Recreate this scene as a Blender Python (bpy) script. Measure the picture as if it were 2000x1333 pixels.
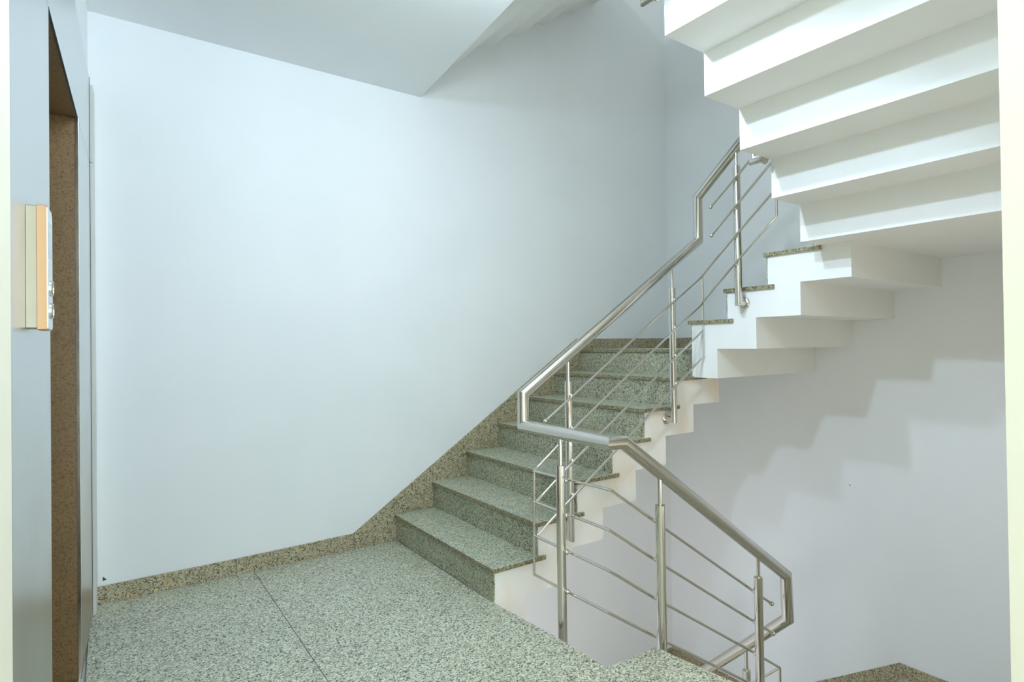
import bpy, bmesh, math, random
from mathutils import Vector, Matrix
random.seed(7)
for o in list(bpy.data.objects): bpy.data.objects.remove(o)
COL = bpy.context.scene.collection
SC = bpy.context.scene

# ------------------------------------------------------------ camera, world, lights, exposure
cd = bpy.data.cameras.new('camera'); cam = bpy.data.objects.new('camera', cd); COL.objects.link(cam)
YAW, PITCH, ROLL = math.radians(54.909), math.radians(0.502), math.radians(-0.743)
F = Vector((math.cos(YAW)*math.cos(PITCH), math.sin(YAW)*math.cos(PITCH), math.sin(PITCH)))
R0 = Vector((math.sin(YAW), -math.cos(YAW), 0)); U0 = R0.cross(F)
RR = R0*math.cos(ROLL)+U0*math.sin(ROLL); UU = -R0*math.sin(ROLL)+U0*math.cos(ROLL)
m = Matrix((RR, UU, -F)).transposed().to_4x4(); m.translation = (0.0453, -3.3424, 1.1821)
cam.matrix_world = m
cd.sensor_width = 36; cd.lens = 1129.88/2000*36; cd.clip_start = .01; cd.clip_end = 100
SC.camera = cam

W = bpy.data.worlds.new('daylight'); SC.world = W; W.use_nodes = True
bg = W.node_tree.nodes['Background']; bg.inputs[0].default_value = (.80, .96, 1.0, 1); bg.inputs[1].default_value = 3.2

LAMP_W = 22
def area(name, loc, power, size, color, rot=(0, 0, 0)):
    l = bpy.data.lights.new(name, 'AREA'); l.shape = 'DISK'; l.size = size; l.energy = power; l.color = color
    l.use_shadow = True
    o = bpy.data.objects.new(name, l); COL.objects.link(o); o.location = loc; o.rotation_euler = rot
    return o
def bulb(name, loc, power, r, color):
    l = bpy.data.lights.new(name, 'POINT'); l.shadow_soft_size = r; l.energy = power; l.color = color
    o = bpy.data.objects.new(name, l); COL.objects.link(o); o.location = loc
    return o
COOL = (.62, .86, 1.0)
WARM = (1.0, .90, .78)
def spot(name, loc, target, power, r, color, deg, blend):
    l = bpy.data.lights.new(name, 'SPOT'); l.shadow_soft_size = r; l.energy = power; l.color = color
    l.spot_size = math.radians(deg); l.spot_blend = blend
    o = bpy.data.objects.new(name, l); COL.objects.link(o); o.location = loc
    o.rotation_euler = (Vector(target)-Vector(loc)).to_track_quat('-Z', 'Y').to_euler()
    return o
bulb('lobby_lamp', (.64, -2.15, 2.66), 26, .04, (.60, .78, 1.0))
spot('lobby_boost_spot', (.64, -2.15, 2.66), (4.05, -1.75, .35), 50, .035, (.62, .80, 1.0), 52, .5)  # added beam from the lobby lamp's position, strengthens the far wall's stepped shadow
bulb('stairhead_lamp', (1.35, -1.68, 2.66), 21, .04, (.74, .88, 1.0))
spot('stairhead_boost_spot', (1.35, -1.68, 2.66), (4.05, -1.8, .1), 27, .035, (.66, .82, 1.0), 56, .5)  # second added beam, for the other stepped shadow on the far wall
bulb('upper_floor_fill', (1.0, -1.6, 5.3), 48, .08, (.85, .95, 1.0))  # added fill light, no fitting modelled; lifts the upper stairwell walls
bulb('lower_floor_fill', (1.1, -2.0, -.38), 56, .20, (.93, .93, 1.0))  # added soft fill from below, brightens walls and soffits under the stairs
bulb('stair_wall_fill', (2.3, -2.86, .40), 7.5, .08, (1.0, .88, .78))  # unseen fill light added to brighten shaded soffits and the far wall

SC.view_settings.view_transform = 'Standard'; SC.view_settings.look = 'None'
SC.view_settings.exposure = 0.17; SC.view_settings.gamma = 1.0; SC.view_settings.use_curve_mapping = False
SC.cycles.use_denoising = True
SC.cycles.max_bounces = 10; SC.cycles.diffuse_bounces = 6; SC.cycles.glossy_bounces = 5
SC.cycles.caustics_reflective = False; SC.cycles.caustics_refractive = False

# ------------------------------------------------------------ materials
def mat(name, base, rough=.6, metal=0.0):
    M = bpy.data.materials.new(name); M.use_nodes = True
    b = M.node_tree.nodes['Principled BSDF']
    b.inputs['Base Color'].default_value = (*base, 1); b.inputs['Roughness'].default_value = rough
    b.inputs['Metallic'].default_value = metal
    return M, M.node_tree, b
def coords(nt, scale=(1, 1, 1)):
    c = nt.nodes.new('ShaderNodeTexCoord'); mp = nt.nodes.new('ShaderNodeMapping')
    mp.inputs['Scale'].default_value = scale; nt.links.new(c.outputs['Object'], mp.inputs[0]); return mp.outputs[0]
def noise(nt, vec, scale, detail=3, rough=.5):
    n = nt.nodes.new('ShaderNodeTexNoise'); n.inputs['Scale'].default_value = scale
    n.inputs['Detail'].default_value = detail; n.inputs['Roughness'].default_value = rough
    nt.links.new(vec, n.inputs['Vector']); return n.outputs['Fac']
def ramp(nt, fac, stops, interp='LINEAR'):
    r = nt.nodes.new('ShaderNodeValToRGB'); r.color_ramp.interpolation = interp
    while len(r.color_ramp.elements) < len(stops): r.color_ramp.elements.new(.5)
    for e, (p_, c) in zip(r.color_ramp.elements, stops): e.position = p_; e.color = (*c, 1)
    nt.links.new(fac, r.inputs[0]); return r.outputs[0]
def mix(nt, a, b, fac, mode='MIX'):
    n = nt.nodes.new('ShaderNodeMix'); n.data_type = 'RGBA'; n.blend_type = mode
    for s, v in ((n.inputs['Factor'], fac), (n.inputs['A'], a), (n.inputs['B'], b)):
        if hasattr(v, 'is_linked'): nt.links.new(v, s)
        else: s.default_value = v if not isinstance(v, tuple) else (*v, 1)
    return n.outputs['Result']
def bump(nt, b, h, strength, dist):
    n = nt.nodes.new('ShaderNodeBump'); n.inputs['Strength'].default_value = strength; n.inputs['Distance'].default_value = dist
    nt.links.new(h, n.inputs['Height']); nt.links.new(n.outputs[0], b.inputs['Normal'])

def paint(name, base, var=.02, rough=.75):
    M, nt, b = mat(name, base, rough)
    v = coords(nt)
    lo = tuple(c*(1-var) for c in base); hi = tuple(min(1, c*(1+var)) for c in base)
    nt.links.new(ramp(nt, noise(nt, v, 1.7, 4), [(.3, lo), (.7, hi)]), b.inputs['Base Color'])
    bump(nt, b, noise(nt, v, 90, 3), .06, .002)
    return M
def granite(name, dark, mid, light, rough=.35, scale=170, tint=(1, 1, 1)):
    M, nt, b = mat(name, mid, rough)
    v = coords(nt)
    # a little warp keeps the crystals irregular
    vor = nt.nodes.new('ShaderNodeTexVoronoi'); vor.inputs['Scale'].default_value = scale
    nz = nt.nodes.new('ShaderNodeTexNoise'); nz.inputs['Scale'].default_value = scale*.8; nt.links.new(v, nz.inputs['Vector'])
    vm = nt.nodes.new('ShaderNodeVectorMath'); vm.operation = 'MULTIPLY_ADD'
    nt.links.new(nz.outputs['Color'], vm.inputs[0]); vm.inputs[1].default_value = (.006, .006, .006); nt.links.new(v, vm.inputs[2])
    nt.links.new(vm.outputs[0], vor.inputs['Vector'])
    sep = nt.nodes.new('ShaderNodeSeparateColor'); nt.links.new(vor.outputs['Color'], sep.inputs[0])
    c1 = ramp(nt, sep.outputs[0], [(0, dark), (.15, dark), (.27, mid), (.62, mid), (.80, light), (1, light)])
    big = ramp(nt, noise(nt, v, 6, 3), [(.3, (.90, .90, .90)), (.7, (1, 1, 1))])
    c2 = mix(nt, c1, big, 1.0, 'MULTIPLY')
    warm = ramp(nt, noise(nt, v, 11, 2), [(.60, (1, 1, 1)), (.75, tint)])
    c3 = mix(nt, c2, warm, 1.0, 'MULTIPLY')
    nt.links.new(c3, b.inputs['Base Color'])
    bump(nt, b, sep.outputs[0], .05, .001)
    return M
def steel(name, base, rough, brushed=0.0, scl=(1, 1, 1)):
    M, nt, b = mat(name, base, rough, 1.0)
    v = coords(nt, scl)
    n = noise(nt, v, 14, 4)
    r = nt.nodes.new('ShaderNodeMapRange'); r.inputs['To Min'].default_value = rough*.75; r.inputs['To Max'].default_value = rough*1.35
    nt.links.new(n, r.inputs['Value']); nt.links.new(r.outputs[0], b.inputs['Roughness'])
    if brushed: bump(nt, b, noise(nt, v, 40, 2), brushed, .0006)
    return M

M_WALL = paint('white_wall_paint', (.845, .865, .885))
M_CEIL = paint('white_ceiling_paint', (.84, .865, .885))
M_STAIR = paint('white_stair_paint', (.87, .865, .85), .03)
M_STAINED = paint('stained_white_stair_paint', (.885, .86, .83), .03)
nt = M_STAINED.node_tree; b = nt.nodes['Principled BSDF']; src = b.inputs['Base Color'].links[0].from_socket
nt.links.new(mix(nt, src, ramp(nt, noise(nt, coords(nt, (1, 1, .45)), 5.5, 4), [(.50, (1, 1, 1)), (.68, (1.0, .90, .78))]), 1.0, 'MULTIPLY'), b.inputs['Base Color'])
M_CREAM = paint('cream_wall_paint', (.84, .79, .66), .04)
M_FLOOR = granite('green_grey_granite', (.10, .11, .08), (.50, .505, .38), (.80, .80, .645), .40, 210, (1.06, .96, .88))
def sawn_edges(M, tone):
    """the unpolished sides of a slab are browner than its polished top"""
    nt = M.node_tree; b = nt.nodes['Principled BSDF']; src = b.inputs['Base Color'].links[0].from_socket
    tc = nt.nodes.new('ShaderNodeTexCoord'); sp = nt.nodes.new('ShaderNodeSeparateXYZ'); nt.links.new(tc.outputs['Normal'], sp.inputs[0])
    ab = nt.nodes.new('ShaderNodeMath'); ab.operation = 'ABSOLUTE'; nt.links.new(sp.outputs['Z'], ab.inputs[0])
    nt.links.new(mix(nt, src, ramp(nt, ab.outputs[0], [(.3, tone), (.7, (1, 1, 1))]), 1.0, 'MULTIPLY'), b.inputs['Base Color'])
    return M
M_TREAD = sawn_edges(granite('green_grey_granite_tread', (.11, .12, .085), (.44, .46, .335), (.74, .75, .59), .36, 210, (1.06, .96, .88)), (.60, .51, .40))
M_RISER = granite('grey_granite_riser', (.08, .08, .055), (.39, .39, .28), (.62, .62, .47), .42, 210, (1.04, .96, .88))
M_SKIRT = granite('brown_granite_skirting', (.10, .085, .05), (.40, .34, .21), (.58, .52, .38), .42, 200, (1.08, .95, .85))
M_REVEAL = granite('brown_quartz_reveal', (.15, .085, .035), (.225, .135, .058), (.25, .155, .07), .35, 260)
M_TUBE = steel('polished_stainless', (.66, .63, .585), .15)
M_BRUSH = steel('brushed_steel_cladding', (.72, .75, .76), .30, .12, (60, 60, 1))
# the lift cladding's base colour shifts unevenly to bronze towards the bottom
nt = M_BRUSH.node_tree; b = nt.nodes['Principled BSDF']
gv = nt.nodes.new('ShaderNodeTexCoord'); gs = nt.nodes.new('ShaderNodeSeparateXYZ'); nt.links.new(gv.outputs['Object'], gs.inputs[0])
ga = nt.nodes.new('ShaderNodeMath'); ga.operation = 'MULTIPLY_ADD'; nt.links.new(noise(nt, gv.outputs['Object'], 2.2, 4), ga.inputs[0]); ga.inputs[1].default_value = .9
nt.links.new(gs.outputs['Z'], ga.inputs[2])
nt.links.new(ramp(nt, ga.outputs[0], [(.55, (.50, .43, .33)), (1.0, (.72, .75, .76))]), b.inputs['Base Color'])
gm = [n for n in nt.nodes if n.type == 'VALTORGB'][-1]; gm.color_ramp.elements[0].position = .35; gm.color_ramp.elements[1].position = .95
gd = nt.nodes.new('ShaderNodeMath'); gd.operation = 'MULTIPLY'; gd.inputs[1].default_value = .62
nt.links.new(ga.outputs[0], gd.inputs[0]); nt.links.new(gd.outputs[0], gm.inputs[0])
M_ALU = steel('champagne_aluminium', (.52, .32, .18), .35)
M_ALU2 = steel('silver_faceplate', (.86, .88, .90), .30)
M_GLASS, _, _ = mat('display_glass', (.50, .56, .60), .08)
M_ALU3 = steel('bronze_housing', (.38, .33, .25), .35)
M_TRIM = paint('grey_end_trim_paint', (.72, .72, .69), .05)
M_DARK, _, _ = mat('dark_gap', (.05, .045, .04), .7)
M_GLOW, nt_, b_ = mat('lamp_diffuser', (1, 1, 1), .5); b_.inputs['Emission Color'].default_value = (.85, .95, 1, 1); b_.inputs['Emission Strength'].default_value = 6
M_PLASTIC, _, _ = mat('white_plastic', (.8, .8, .8), .4)

# ------------------------------------------------------------ mesh helpers
def link(name, bm, m_, parent=None, smooth=False):
    me = bpy.data.meshes.new(name)
    bmesh.ops.recalc_face_normals(bm, faces=bm.faces)
    bm.to_mesh(me); bm.free(); me.materials.append(m_)
    if smooth:
        for p_ in me.polygons: p_.use_smooth = True
        me.set_sharp_from_angle(angle=math.radians(32))
    o = bpy.data.objects.new(name, me); COL.objects.link(o)
    if parent: o.parent = parent
    return o
def prism(bm, pts, axis, a, b):
    """pts: 2D outline; axis: 'x','y','z' extrusion from a to b (the other two coordinates in order)"""
    def P(q, t):
        return {'x': (t, q[0], q[1]), 'y': (q[0], t, q[1]), 'z': (q[0], q[1], t)}[axis]
    A = [bm.verts.new(P(q, a)) for q in pts]; B = [bm.verts.new(P(q, b)) for q in pts]
    n = len(pts)
    bm.faces.new(A); bm.faces.new(B[::-1])
    for i in range(n): bm.faces.new((A[i], B[i], B[(i+1) % n], A[(i+1) % n]))
    return bm
def box(bm, lo, hi):
    return prism(bm, [(lo[0], lo[1]), (hi[0], lo[1]), (hi[0], hi[1]), (lo[0], hi[1])], 'z', lo[2], hi[2])
def bevel(bm, w, seg=2):
    bmesh.ops.bevel(bm, geom=[e for e in bm.edges], offset=w, segments=seg, affect='EDGES', profile=.6)
    return bm
def slab(name, lo, hi, m_, parent=None, bev=.002):
    bm = bmesh.new(); box(bm, lo, hi)
    if bev: bevel(bm, bev)
    return link(name, bm, m_, parent)
def tube(bm, pts, r, n=20, caps=True):
    """a tube with mitred corners"""
    pts = [Vector(p_) for p_ in pts]; rings = []
    d0 = (pts[1]-pts[0]).normalized()
    ref = Vector((0, 0, 1)) if abs(d0.z) < .9 else Vector((1, 0, 0))
    u = d0.cross(ref).normalized(); v = d0.cross(u).normalized()
    for i, p_ in enumerate(pts):
        if i == 0: rings.append([p_+r*(u*math.cos(2*math.pi*k/n)+v*math.sin(2*math.pi*k/n)) for k in range(n)]); continue
        d = (p_-pts[i-1]).normalized()
        nrm = d if i == len(pts)-1 else (d+(pts[i+1]-p_).normalized()).normalized()
        ring = []
        for q in rings[-1]:
            t = (p_-q).dot(nrm)/d.dot(nrm); ring.append(q+d*t)
        rings.append(ring)
    V = [[bm.verts.new(q) for q in ring] for ring in rings]
    for a, b in zip(V, V[1:]):
        for k in range(n): bm.faces.new((a[k], a[(k+1) % n], b[(k+1) % n], b[k]))
    if caps: bm.faces.new(V[0][::-1]); bm.faces.new(V[-1])
    return bm
def lathe(bm, a, axis, prof, n=20):
    """prof: list of (distance along axis, radius)"""
    a = Vector(a); d = Vector(axis).normalized(); ref = Vector((0, 0, 1)) if abs(d.z) < .9 else Vector((1, 0, 0))
    u = d.cross(ref).normalized(); v = d.cross(u)
    V = [[bm.verts.new(a+d*t+r*(u*math.cos(2*math.pi*k/n)+v*math.sin(2*math.pi*k/n))) for k in range(n)] for t, r in prof]
    for p_, q in zip(V, V[1:]):
        for k in range(n): bm.faces.new((p_[k], p_[(k+1) % n], q[(k+1) % n], q[k]))
    bm.faces.new(V[0][::-1]); bm.faces.new(V[-1])
    return bm
def ball(bm, c, r):
    bmesh.ops.create_uvsphere(bm, u_segments=14, v_segments=10, radius=r, matrix=Matrix.Translation(c)); return bm
def thing(name, label, cat, loc=(0, 0, 0), group=None):
    o = bpy.data.objects.new(name, None); COL.objects.link(o); o.location = loc; o.empty_display_size = .1
    o['label'] = label; o['category'] = cat
    if group: o['group'] = group
    return o
def structure(o, label=None):
    o['kind'] = 'structure'
    if label: o['label'] = label
    return o
def rebase(root, loc):
    """put the Empty at the thing's base and keep its parts where they are"""
    loc = Vector(loc); root.location = loc
    for c in root.children:
        if c.type == 'MESH': c.data.transform(Matrix.Translation(-loc))
        for g in c.children:
            if g.type == 'MESH': g.data.transform(Matrix.Translation(-loc))

# ------------------------------------------------------------ dimensions (metres)
XF = 4.056                      # far wall beyond the stairs
YC = -1.8724                    # well side of the returning flight
YR = -2.98                      # wall on the right of the stairs
W_ = 1.0998                     # flight width
X1, G, N, T, S = 1.5008, .2547, .0127, .1764, .1712
J = .0012
XB, GB, GC = 2.9535, .2487, .2399
RB, RC = .1713, .1772
OV, TH = .0138, .022
ZA = lambda k: 0 if k == 0 else -.005+.165*k
ZB = lambda k: ZA(7)+k*RB
ZC = lambda k: ZB(4)+k*RC
ZTOP = ZC(7)                    # next floor
HC = 2.782                      # ceiling
LOW_AB, LOW_BC = -1.523, -.891  # landings one storey down
ZLOW = -2.673

# ------------------------------------------------------------ room shell
def wall(name, lo, hi, m_=None):
    return structure(slab(name, lo, hi, m_ or M_WALL, None, 0), None)
wall('wall_back', (-.16, 0, -2.9), (XF+.15, .15, 6.2))
wall('wall_right', (XF, -3.13, -2.9), (XF+.15, 0, 6.2))
# wall on the right of the stairs, its end towards the lobby is the cream strip at the photograph's edge
bm = bmesh.new(); box(bm, (1.445, -3.13, -2.9), (XF, YR, 6.2)); structure(link('wall_front', bm, M_CREAM))
bm = bmesh.new(); box(bm, (1.445, -4.7, -.2), (1.60, -3.13, 3.0)); structure(link('wall_front', bm, M_CREAM))
bm = bmesh.new(); box(bm, (-.6, YR-.15, 3.2), (1.445, YR, 6.2)); structure(link('wall_front', bm, M_WALL))

wall('wall_left', (-.5, -4.8, -2.9), (-.30, 0, -.235))
wall('wall_front', (-.5, -4.9, -2.9), (1.60, -4.75, -.235))
bm = bmesh.new(); box(bm, (1.445, -4.75, -2.9), (1.60, -3.13, -.2)); structure(link('wall_front', bm, M_CREAM))
# floor: concrete slab with a granite slab pavement
OUT = [(-.30, 0), (1.5, 0), (1.503, -1.096), (1.534, -1.536), (1.539, -1.792), (1.793, -1.801), (1.827, -2.116), (1.83, YR),
       (1.445, YR), (1.445, -4.7), (-.30, -4.7)]
bm = bmesh.new(); prism(bm, OUT, 'z', -.23, -.023)
structure(link('floor', bm, M_STAIR)); floor_o = bpy.data.objects['floor']
def poly_slab(name, pts, z0, z1, m_, parent, bev=.0012):
    bm = bmesh.new(); prism(bm, pts, 'z', z0, z1); bevel(bm, bev, 1); return link(name, bm, m_, parent)
J = .0012
J = .0011
fz0, fz1 = -.0225, 0.0
def floor_slab(pts, dz=0): poly_slab('floor_slab', pts, fz0, fz1+dz, M_FLOOR, floor_o)
xs = [-.02, .685, X1+.01]
ys = [0, -.93, -1.86, -2.79, -3.72, -4.7]
for i, (ya, yb) in enumerate(zip(ys, ys[1:])):
    floor_slab([(xs[0] if ya > -2 else -.2, ya-J), (xs[1]-J, ya-J), (xs[1]-J, yb+J), (xs[0] if ya > -2 else -.2, yb+J)], -.0003*(i % 2))
floor_slab([(.685+J, 0-J), (1.499, 0-J), (1.499, -.93+J), (.685+J, -.93+J)])
floor_slab([(.685+J, -.93-J), (1.499, -.93-J), (1.503, -1.096), (1.534, -1.536), (1.541, -1.790), (1.52, -1.86+J), (.685+J, -1.86+J)], -.0002)
floor_slab([(.685+J, -1.86-J), (1.52-J, -1.86-J), (1.52-J, -2.79+J), (.685+J, -2.79+J)], 0)
floor_slab([(.685+J, -2.79-J), (1.443, -2.79-J), (1.443, -3.72+J), (.685+J, -3.72+J)], -.0003)
floor_slab([(.685+J, -3.72-J), (1.443, -3.72-J), (1.443, -4.7), (.685+J, -4.7)], 0)
floor_slab([(1.541+J, -1.790), (1.793, -1.801), (1.83, -2.116), (1.845, YR+.002), (1.52+J, YR+.002), (1.52+J, -1.86)], -.0002)

# ceiling of the lobby, its edge over the stairs runs slightly askew
CE = [(-.30, 0), (1.703, 0), (1.599, -1.183), (1.56, -1.80), (1.3365, YC), (1.3365, YR), (1.445, YR), (1.445, -4.7), (-.30, -4.7)]
bm = bmesh.new(); prism(bm, CE, 'z', HC, ZTOP-.178); structure(link('ceiling', bm, M_CEIL))
bm = bmesh.new(); box(bm, (-.6, YR-.15, 6.2), (XF+.15, .15, 6.3)); structure(link('ceiling', bm, M_CEIL))
bm = bmesh.new(); box(bm, (-.3, -4.75, ZLOW-.2), (XF, 0, ZLOW)); structure(link('floor', bm, M_FLOOR))

# ------------------------------------------------------------ stair flights
def flight(name, label, n, x0, run, w, zl, direction, side, y_or_x, over=OV, top_is_floor=False, start_extra=None, granite_on=True, body_mat=None):
    """A folded-slab flight. direction '+x','-x','-y'. x0: front of the first riser along the direction.
    zl(k): level of tread k. side=(a,b): extent across. Returns the root."""
    root = thing(name, label, 'stairs')
    sg = 1 if direction[0] == '+' else -1; along = direction[1]
    def A(d): return x0+sg*d
    out = []
    top = []
    # upper outline
    top.append((0, zl(0)-.02))
    for k in range(1, n+1):
        top.append(((k-1)*run, zl(k)-TH))
        if k < n: top.append((k*run, zl(k)-TH))
    last_d = (n-1)*run+T
    top.append((last_d, zl(n)-TH))
    bot = [(last_d, zl(n-1)-S)]
    for k in range(n-1, 0, -1):
        bot.append(((k-1)*run+T, zl(k)-S)); bot.append(((k-1)*run+T, zl(k-1)-S))
    if start_extra is None: bot[-1] = ((0)+T, zl(1)-S-.21); bot.append((0.0, zl(1)-S-.21))
    else: bot.append((0, zl(0)-S))
    pts = [(A(d+(.010 if i < len(top)-1 and i > 0 else 0)*0), z) for i, (d, z) in enumerate(top+bot)]
    bm = bmesh.new(); a, b = side
    prism(bm, pts, 'y' if along == 'x' else 'x', a, b)
    body = link('concrete_slab', bm, body_mat or M_STAIR, root)
    if granite_on:
        inner, outer = side
        so = 1 if outer > inner else -1
        for k in range(1, n+1):
            # riser
            d0, d1 = (k-1)*run, (k-1)*run+.004
            def pos(da, db, oa, ob, z0, z1, nm, m_, bv):
                p0, p1 = sorted((A(da), A(db))); q0, q1 = sorted((oa, ob))
                if along == 'x': return slab(nm, (p0, q0, z0), (p1, q1, z1), m_, root, bv)
                return slab(nm, (q0, p0, z0), (q1, p1, z1), m_, root, bv)
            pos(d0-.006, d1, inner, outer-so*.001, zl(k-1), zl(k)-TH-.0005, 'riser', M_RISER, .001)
            if not (k == n and top_is_floor):
                end = k*run+.038 if k < n else (n-1)*run+T-J
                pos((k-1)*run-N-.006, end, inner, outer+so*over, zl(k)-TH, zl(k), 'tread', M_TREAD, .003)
    return root

# flight from our floor along the back wall to the corner landing
fa = flight('stair_flight', 'granite-covered flight of seven steps rising from the floor along the white back wall', 7, X1+.006, G, W_, ZA, '+x', (0, -W_), 0, body_mat=M_STAINED)
# short flight along the right wall
fb = flight('stair_flight', 'short four-step flight along the far wall, seen from its zigzag white side', 4, -W_, GB, W_, ZB, '-y', (XF, XB), 0, start_extra=1)
# flight back over our heads
fc = flight('stair_flight', 'overhead flight at the upper right whose stepped white underside faces the camera', 7, XB, GC, W_, ZC, '-x', (YR, YC), 0, start_extra=1)
# next storey's first flight, only its folded underside shows past the ceiling edge
fu = flight('stair_flight', 'underside of the next storey\'s first flight, just past the ceiling edge at top centre', 7, X1+.032, G, W_, lambda k: ZTOP+ZA(k), '+x', (0, -W_), 0, granite_on=False, start_extra=1)
# one storey down
RL = .178
flc = flight('stair_flight', 'descending flight of five steps dropping away from our floor beside the lower steel railing', 5, 1.83+4*.24, .24, W_, lambda k: LOW_BC+k*RL*1.0011, '-x', (YR, -1.801), 0, top_is_floor=True, start_extra=1)
flb = flight('stair_flight', 'lower short flight along the far wall, one storey down behind the descending railing', 4, -1.08, .24, W_, lambda k: LOW_AB+k*(LOW_BC-LOW_AB)/4, '-y', (XF, 2.79), 0, start_extra=1)
fla = flight('stair_flight', 'lowest flight along the back wall, hidden under the one that rises from our floor', 7, X1+.05, .252, W_, lambda k: ZLOW+k*(LOW_AB-ZLOW)/7, '+x', (0, -W_), 0, start_extra=1)

# landings: concrete with granite slabs on top
def landing(label, x0, x1, y0, y1, z, n=2, axis='x'):
    r = thing('stair_landing', label, 'landing')
    bm = bmesh.new(); box(bm, (x0, y0, z-S), (x1, y1, z-TH)); link('concrete_slab', bm, M_STAIR, r)
    for i in range(n):
        if axis == 'x':
            a = x0+(x1-x0)*i/n; b = x0+(x1-x0)*(i+1)/n
            slab('landing_slab', (a+J, y0, z-TH), (b-J, y1, z), M_FLOOR, r, .0012)
        else:
            a = y0+(y1-y0)*i/n; b = y0+(y1-y0)*(i+1)/n
            slab('landing_slab', (x0, a+J, z-TH), (x1, b-J, z), M_FLOOR, r, .0012)
    return r
landing('corner landing at the head of the back-wall flight, just below eye level', X1+.006+6*G+T, XF, -W_, 0, ZA(7))
landing('upper corner landing at right between the short flight and the overhead flight', XB, XF, YR, -W_-3*GB-T, ZB(4), 2, 'y')
landing('lower corner landing against the far wall, one storey down, mostly hidden by the floor edge', X1+.05+6*.252+T, XF, -1.075, 0, LOW_AB)
landing('lower right corner landing one storey down, at the bottom right edge', 2.79, XF, YR, -1.08-3*.24-T, LOW_BC, 2, 'y')

# ------------------------------------------------------------ skirtings
SK = .012
sb = bpy.data.objects.new('baseboard_back', None); COL.objects.link(sb); structure(sb)
def skirt_back(pts):
    bm = bmesh.new(); prism(bm, pts, 'y', -SK, 0); bevel(bm, .0012, 1); link('skirting_slab', bm, M_SKIRT, sb)
HS = .0824
for a, b in ((0.0, .60), (.60, 1.2326)):
    skirt_back([(a+.0008, .0), (b-.0008, .0), (b-.0008, HS+.008*(b > 1)), (a+.0008, HS)])
sl = (1.228-.092)/(2.987-1.233)
zt = lambda x: .092+(x-1.233)*sl
jx = [1.2326, 1.5068+.0, 1.5068+G*1, 1.5068+2*G, 1.5068+3*G, 1.5068+4*G, 1.5068+5*G, 1.5068+6*G-.04]
groups = [(1.2326, 1.5018, 0), (1.5018, X1+.001+G, 1)] + [(X1+.001+G*k, X1+.001+G*(k+1), k+1) for k in range(1, 6)]
for a, b, k in groups:
    P_ = [(a+.0006, ZA(k)), (b-.0006, ZA(k))]
    P_ += [(b-.0006, ZA(7)+HS), (2.994, ZA(7)+HS)] if b > 2.994 else [(b-.0006, zt(b))]
    skirt_back(P_+[(a+.0006, zt(a))])
a = groups[-1][1]
skirt_back([(a+.0006, ZA(7)), (3.52, ZA(7)), (3.52, ZA(7)+HS), (a+.0006, ZA(7)+HS)])
skirt_back([(3.5215, ZA(7)), (XF-SK, ZA(7)), (XF-SK, ZA(7)+HS), (3.5215, ZA(7)+HS)])
skirt_back([(3.3, LOW_AB), (XF-SK, LOW_AB), (XF-SK, LOW_AB+HS), (3.3, LOW_AB+HS)])
sr = bpy.data.objects.new('baseboard_right', None); COL.objects.link(sr); structure(sr)
def skirt_right(pts, m_=None):
    bm = bmesh.new(); prism(bm, pts, 'x', XF-SK, XF); bevel(bm, .0012, 1); link('skirting_slab', bm, m_ or M_SKIRT, sr)
skirt_right([(0, ZA(7)), (0, ZA(7)+HS), (-1.02, ZA(7)+HS), (-1.0998, ZA(7)+HS+.03), (-1.0998, ZA(7))])
y0 = -1.0998
for k in range(3):
    ya, yb = y0-k*GB, y0-(k+1)*GB
    f = lambda y: ZA(7)+HS+.06+(y0-y)*RB/GB
    skirt_right([(ya-.001, ZB(k+1)), (ya-.001, f(ya)), (yb+.001, f(yb)), (yb+.001, ZB(k+1))])
skirt_right([(y0-3*GB-.001, ZB(4)), (y0-3*GB-.001, ZB(4)+HS), (YR, ZB(4)+HS), (YR, ZB(4))])
# one storey down
skirt_right([(0, LOW_AB), (0, LOW_AB+HS), (-.95, LOW_AB+HS), (-1.07, LOW_AB+HS+.03), (-1.07, LOW_AB)])
g2 = lambda y: -.809+(y+1.762)*(-.69)
for k in range(3):
    ya, yb = -1.08-k*.24, -1.08-(k+1)*.24
    z = LOW_AB+(k+1)*.158
    yb2 = max(yb, -1.762) if k < 2 else yb
    P_ = [(ya-.001, z), (ya-.001, g2(ya))]
    if yb < -1.762: P_ += [(-1.762, -.809), (yb+.001, -.809)]
    else: P_ += [(yb+.001, g2(yb))]
    P_ += [(yb+.001, z)]
    skirt_right(P_)
skirt_right([(-1.801, LOW_BC), (-1.801, -.809), (-2.39, -.809), (-2.39, LOW_BC)])
skirt_right([(-2.392, LOW_BC), (-2.392, -.809), (YR, -.809), (YR, LOW_BC)])

# a chip knocked out of the paint at the foot of the back wall, a nail hole in the right wall
bm = bmesh.new(); prism(bm, [(.028, .104), (.044, .106), (.029, .124)], 'y', -.0012, .0); link('paint_chip', bm, M_DARK, bpy.data.objects['wall_back'])
bm = bmesh.new(); lathe(bm, (XF, -1.487, .235), (-1, 0, 0), [(0, .004), (.001, .003)], 10); link('nail_hole', bm, M_DARK, bpy.data.objects['wall_right'])

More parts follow.
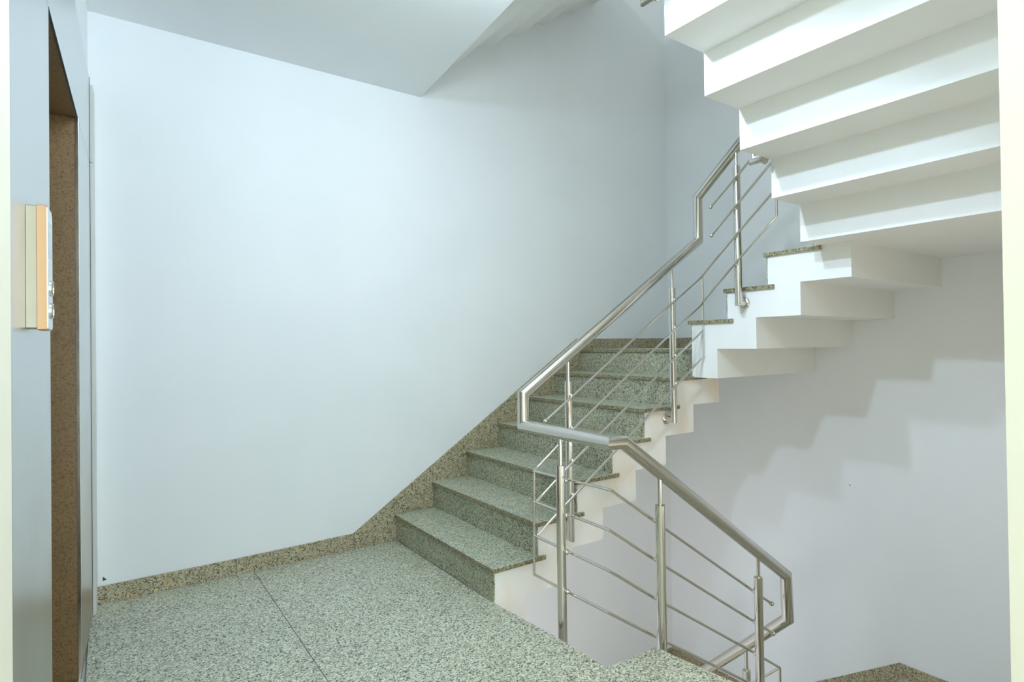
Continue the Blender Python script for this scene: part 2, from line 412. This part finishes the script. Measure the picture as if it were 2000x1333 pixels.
# ------------------------------------------------------------ steel railing (one welded frame)
rail = thing('stair_railing', 'polished stainless steel tube railing with four thin rods running around the open stairwell', 'railing')
RH, RP, RS, RRD = .0275, .0195, .0085, .0062
rc = {}
def handrail(pts): 
    bm = bmesh.new(); tube(bm, pts, RH, 28); return link('handrail', bm, M_TUBE, rail, True)
A0, A1 = Vector((1.640, -1.155, .809)), Vector((1.643, -1.155, .957))
AC, BC = Vector((2.935, -1.172, 1.795)), Vector((2.930, -1.175, 2.053))
C0, C1 = Vector((1.588, -1.772, .814)), Vector((1.656, -1.772, .812))
C2, C3 = Vector((2.776, -1.772, .038)), Vector((2.788, -1.772, -.179))
BT = Vector((2.898, -1.80, 2.515))
handrail([(2.50, -1.82, 3.08), (2.898, -1.82, 2.78), BT, (2.898, -1.474, 2.273), BC, AC, A1, A0, C0, C1, C2, C3, (2.78, -1.19, -.745), (2.78, -1.17, -.95), (1.70, -1.165, -1.66)])
handrail([(2.52, -1.82, 3.067), (1.50, -1.82, 3.83)])

def rod(pts, knobs=()):
    bm = bmesh.new(); tube(bm, pts, RRD, 12); o = link('rod', bm, M_TUBE, rail, True)
    for c in knobs:
        b_ = bmesh.new(); ball(b_, Vector(c), .0115); link('knob', b_, M_TUBE, o, True)
    return o
def post(p, z0, z1, z2, arm, knobs=(), flange_at=.055):
    """thick tube from z0 (bracket level) to z1, thin stem from z1 to z2 under the handrail; arm: direction to the slab face"""
    p = Vector((p[0], p[1], 0)); arm = Vector(arm)
    bm = bmesh.new()
    e = p+arm*(flange_at-.006)
    tube(bm, [(p.x, p.y, z1), (p.x, p.y, z0), (e.x, e.y, z0)], RP, 24)
    o = link('post', bm, M_TUBE, rail, True)
    bm = bmesh.new(); tube(bm, [(p.x, p.y, z1-.01), (p.x, p.y, z2)], RS, 14); link('stem', bm, M_TUBE, o, True)
    bm = bmesh.new(); f = p+arm*flange_at
    lathe(bm, (f.x, f.y, z0), -arm, [(0, .032), (.004, .032), (.009, .028), (.012, .0205)], 28); link('flange', bm, M_TUBE, o, True)
    for k in knobs:
        b_ = bmesh.new(); q = Vector((k[0], k[1], 0))-p; q.normalize(); q = Vector((k[0], k[1], k[2]))-q*.011
        ball(b_, q, .0125); link('knob', b_, M_TUBE, o, True)
    return o
yro = -1.185
# posts of the back-wall flight
post((1.921, -1.155), .232, 1.004, 1.105, (0, 1, 0), [(1.921, yro, .933), (1.921, yro, .775), (1.921, yro, .614), (1.921, yro, .447)])
post((2.709, -1.155), .748, 1.504, 1.62, (0, 1, 0), [(2.709, yro, 1.434), (2.709, yro, 1.275), (2.709, yro, 1.114), (2.709, yro, .954)])
# post of the short flight
post((2.898, -1.457), 1.405, 2.158, 2.27, (1, 0, 0), [(2.868, -1.457, 2.078), (2.868, -1.457, 1.924), (2.868, -1.457, 1.767), (2.868, -1.457, 1.617)])
# posts of the overhead flight, only their feet show under it
post((2.487, -1.817), 2.022, 2.95, 3.06, (0, -1, 0))
post((1.773, -1.817), 2.525, 3.5, 3.6, (0, -1, 0))
# post at the floor edge, two on the descending flight, one below
post((1.602, -1.467), -.075, .679, .80, (-1, 0, 0), [(1.640, -1.467, .612), (1.640, -1.467, .466), (1.640, -1.467, .312), (1.640, -1.467, .145)], .070)
post((1.866, -1.772), -.255, .535, .665, (0, -1, 0), [(1.866, -1.742, .465), (1.866, -1.742, .308), (1.866, -1.742, .152), (1.866, -1.742, .000)], .029)
post((2.541, -1.772), -.66, .084, .195, (0, -1, 0), [(2.541, -1.742, .013), (2.541, -1.742, -.131), (2.541, -1.742, -.279), (2.541, -1.742, -.435)], .029)
post((2.78, -1.545), -1.25, -.530, -.42, (1, 0, 0), [(2.75, -1.545, -.60), (2.75, -1.545, -.76)], .010)
# rods
V0, V1 = Vector((1.677, yro, .597)), Vector((1.669, yro, .118))
rod([V0, V1]); 
K0, K1 = Vector((2.925, yro, 1.572)), Vector((2.930, yro, 1.100))
rod([(2.946, yro, 1.582), (2.953, yro, 1.105)])
rod([(1.748, yro, .824), (1.923, yro, .933), (2.697, yro, 1.428), (2.946, yro, 1.582)], [(1.748, yro, .824)])
rod([V0, (1.923, yro, .770), (2.711, yro, 1.276), (2.952, yro, 1.424)])
rod([(1.690, yro, .454), (1.923, yro, .614), (2.716, yro, 1.118), (2.957, yro, 1.263)])
rod([(1.690, yro, .296), (1.930, yro, .450), (2.717, yro, .958), (2.953, yro, 1.105)])
XR = 2.868
rod([(XR, -1.309, 1.959), (XR, -1.468, 2.086), (XR, -1.76, 2.32)], [(XR, -1.309, 1.959)])
rod([(XR, -1.312, 1.797), (XR, -1.465, 1.929), (XR, -1.76, 2.185)], [(XR, -1.312, 1.797)])
rod([(2.946, yro, 1.582), (XR, -1.243, 1.572), (XR, -1.462, 1.770), (XR, -1.704, 1.975)])
rod([(2.952, yro, 1.424), (XR, -1.247, 1.423), (XR, -1.459, 1.619), (XR, -1.703, 1.833), (XR, -1.704, 2.30)])
ZR = -1.742
D0 = [(1.622, ZR, .626), (1.611, ZR, .476), (1.611, ZR, .319), (1.600, ZR, .165)]
L0 = [V0, Vector((1.674, yro, .456)), Vector((1.671, yro, .300)), V1]
rod([L0[0], D0[0], (1.858, ZR, .468), (2.536, ZR, .015), (2.697, ZR, -.092)], [(2.697, ZR, -.092)])
rod([L0[1], D0[1], (1.855, ZR, .313), (2.536, ZR, -.129), (2.706, ZR, -.239)], [(2.706, ZR, -.239)])
rod([L0[2], D0[2], (1.851, ZR, .159), (2.532, ZR, -.274), (2.759, ZR, -.423)])
rod([L0[3], D0[3], (1.845, ZR, .008), (2.487, ZR, -.401), (2.763, ZR, -.580)])
rod([(2.759, ZR, -.423), (2.765, ZR, -.90)])
for dz, s0 in ((0, -.423), (0, -.580), (0, -.74), (0, -.90)):
    rod([(2.760, ZR, s0), (2.750, -1.25, s0-.478)])
rebase(rail, (1.60, -1.467, 0))

# ------------------------------------------------------------ lift entrance on the left wall
ANG = -math.atan(.04)
def lw_root(name, label, cat, y):
    p_ = Vector((-.004+.04*y, y, 0)); o = thing(name, label, cat, p_); o.rotation_euler = (0, 0, ANG); return o
wl = slab('wall_left', (-.35, -1.560, 2.056), (-.0126, .0, 6.2), M_WALL, None, 0); wl.location = (-.004, 0, 0); wl.rotation_euler = (0, 0, ANG); structure(wl)
for lo, hi in (((-.35, -.700, -.23), (-.0126, .0, 2.034)), ((-.35, -2.10, -.23), (-.0126, -1.563, 6.2))):
    w2 = slab('wall_left', lo, hi, M_WALL, None, 0); w2.location = (-.004, 0, 0); w2.rotation_euler = (0, 0, ANG); structure(w2)
w3 = slab('wall_left', (-.35, -4.8, -.23), (0, -2.052, 6.2), M_CREAM, None, 0); w3.location = (-.004, 0, 0); w3.rotation_euler = (0, 0, ANG); structure(w3)
lift = thing('lift_entrance', 'brushed steel clad lift entrance with a deep brown stone reveal on the left wall', 'lift', (-.004, 0, 0)); lift.rotation_euler = (0, 0, ANG)
CT = 2.42; YN, YFAR, ZH = -1.532, -.722, 2.034
def lp(name, lo, hi, m_, bev=.0015): return slab(name, lo, hi, m_, lift, bev)
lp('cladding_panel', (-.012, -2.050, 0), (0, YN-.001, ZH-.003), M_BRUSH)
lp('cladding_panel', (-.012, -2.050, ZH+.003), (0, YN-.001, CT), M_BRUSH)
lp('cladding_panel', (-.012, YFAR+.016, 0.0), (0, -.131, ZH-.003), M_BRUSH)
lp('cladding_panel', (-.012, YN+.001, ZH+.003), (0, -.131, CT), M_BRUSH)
lp('end_trim', (-.012, -.122, .0), (.0125, -.004, ZH+.0), M_TRIM)
lp('end_trim', (-.012, -.122, ZH+.004), (.0125, -.004, CT-.03), M_TRIM)
lp('edge_trim', (-.014, -.130, 0.005), (.0015, -.123, CT), M_DARK, 0)
lp('reveal', (-.33, YFAR+.002, 0), (-.002, YFAR+.022, ZH), M_REVEAL)
lp('reveal', (-.33, YN-.03, 0), (-.013, YN-.003, ZH), M_REVEAL)
lp('lintel', (-.33, YN-.003, ZH), (-.0046, YFAR+.002, ZH+.02), M_REVEAL)
lp('corner_bead', (-.009, YFAR-.000, 0), (.0015, YFAR+.010, ZH), M_TUBE, .001)
lp('lintel_trim', (-.0045, YN, ZH-.004), (.0005, YFAR, ZH), M_DARK, 0)
lp('joint_strip', (-.0125, -2.05, ZH-.004), (-.004, YN-.001, ZH+.004), M_DARK, 0)
lp('joint_strip', (-.0125, YFAR+.016, ZH-.004), (-.004, -.131, ZH+.004), M_DARK, 0)
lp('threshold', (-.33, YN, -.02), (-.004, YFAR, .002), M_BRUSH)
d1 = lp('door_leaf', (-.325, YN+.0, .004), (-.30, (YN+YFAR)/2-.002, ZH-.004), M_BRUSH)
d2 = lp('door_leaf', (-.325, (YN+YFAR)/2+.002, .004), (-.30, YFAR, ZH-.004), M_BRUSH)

# call panel
cp = thing('lift_call_panel', 'slim golden metal lift call panel with two round buttons on the steel cladding', 'call panel', (-.004, 0, 0)); cp.rotation_euler = (0, 0, ANG)
Y0, Y1, Z0, Z1 = -1.900, -1.822, 1.225, 1.470
def rounded(bm, y0, y1, z0, z1, r, x0, x1):
    pts = []
    for cx_, cz_, a0 in ((y1-r, z1-r, 0), (y0+.003, z1-.003, 90), (y0+.003, z0+.003, 180), (y1-r*.6, z0+r*.6, 270)):
        rr = {0: r, 90: .003, 180: .003, 270: r*.6}[a0]
        for k in range(6):
            a = math.radians(a0+k*18); pts.append((cx_+rr*math.cos(a), cz_+rr*math.sin(a)))
    prism(bm, pts, 'x', x0, x1); return bm
bm = bmesh.new(); rounded(bm, Y0+.0015, Y1-.003, Z0+.003, Z1-.002, .016, .0005, .0165); link('housing', bm, M_ALU3, cp)
bm = bmesh.new(); rounded(bm, Y0, Y1, Z0, Z1, .018, .0172, .032); fpn = link('faceplate', bm, M_ALU, cp); 
bm = bmesh.new(); rounded(bm, Y0+.004, Y1-.002, Z0+.003, Z1-.003, .016, .032, .0335); fp2 = link('front_panel', bm, M_ALU2, cp)
bm = bmesh.new(); box(bm, (.0335, Y0+.018, Z1-.10), (.0342, Y1-.014, Z1-.03)); link('display', bm, M_GLASS, cp)
for z in (Z0+.040, Z0+.085):
    bm = bmesh.new(); lathe(bm, (.0335, (Y0+Y1)/2+.004, z), (1, 0, 0), [(0, .016), (.003, .016), (.0045, .014), (.0045, .012), (.003, .0115)], 24); link('button', bm, M_TUBE, cp, True)

# ------------------------------------------------------------ ceiling lamps above the frame
def fixture(loc, label):
    t = thing('ceiling_lamp', label, 'lamp', (loc[0], loc[1], HC), 'ceiling lamps of the lobby')
    bm = bmesh.new(); lathe(bm, (0, 0, 0), (0, 0, -1), [(0, .09), (.012, .09), (.018, .084)], 32); link('housing', bm, M_PLASTIC, t, True)
    bm = bmesh.new(); lathe(bm, (0, 0, -.018), (0, 0, -1), [(0, .080), (.004, .076)], 32); link('diffuser', bm, M_GLOW, t, True)
fixture((.64, -2.15), 'round white ceiling lamp of the lobby, above the frame near the camera')
fixture((1.35, -1.68), 'round white ceiling lamp beside the ceiling edge, above the frame')
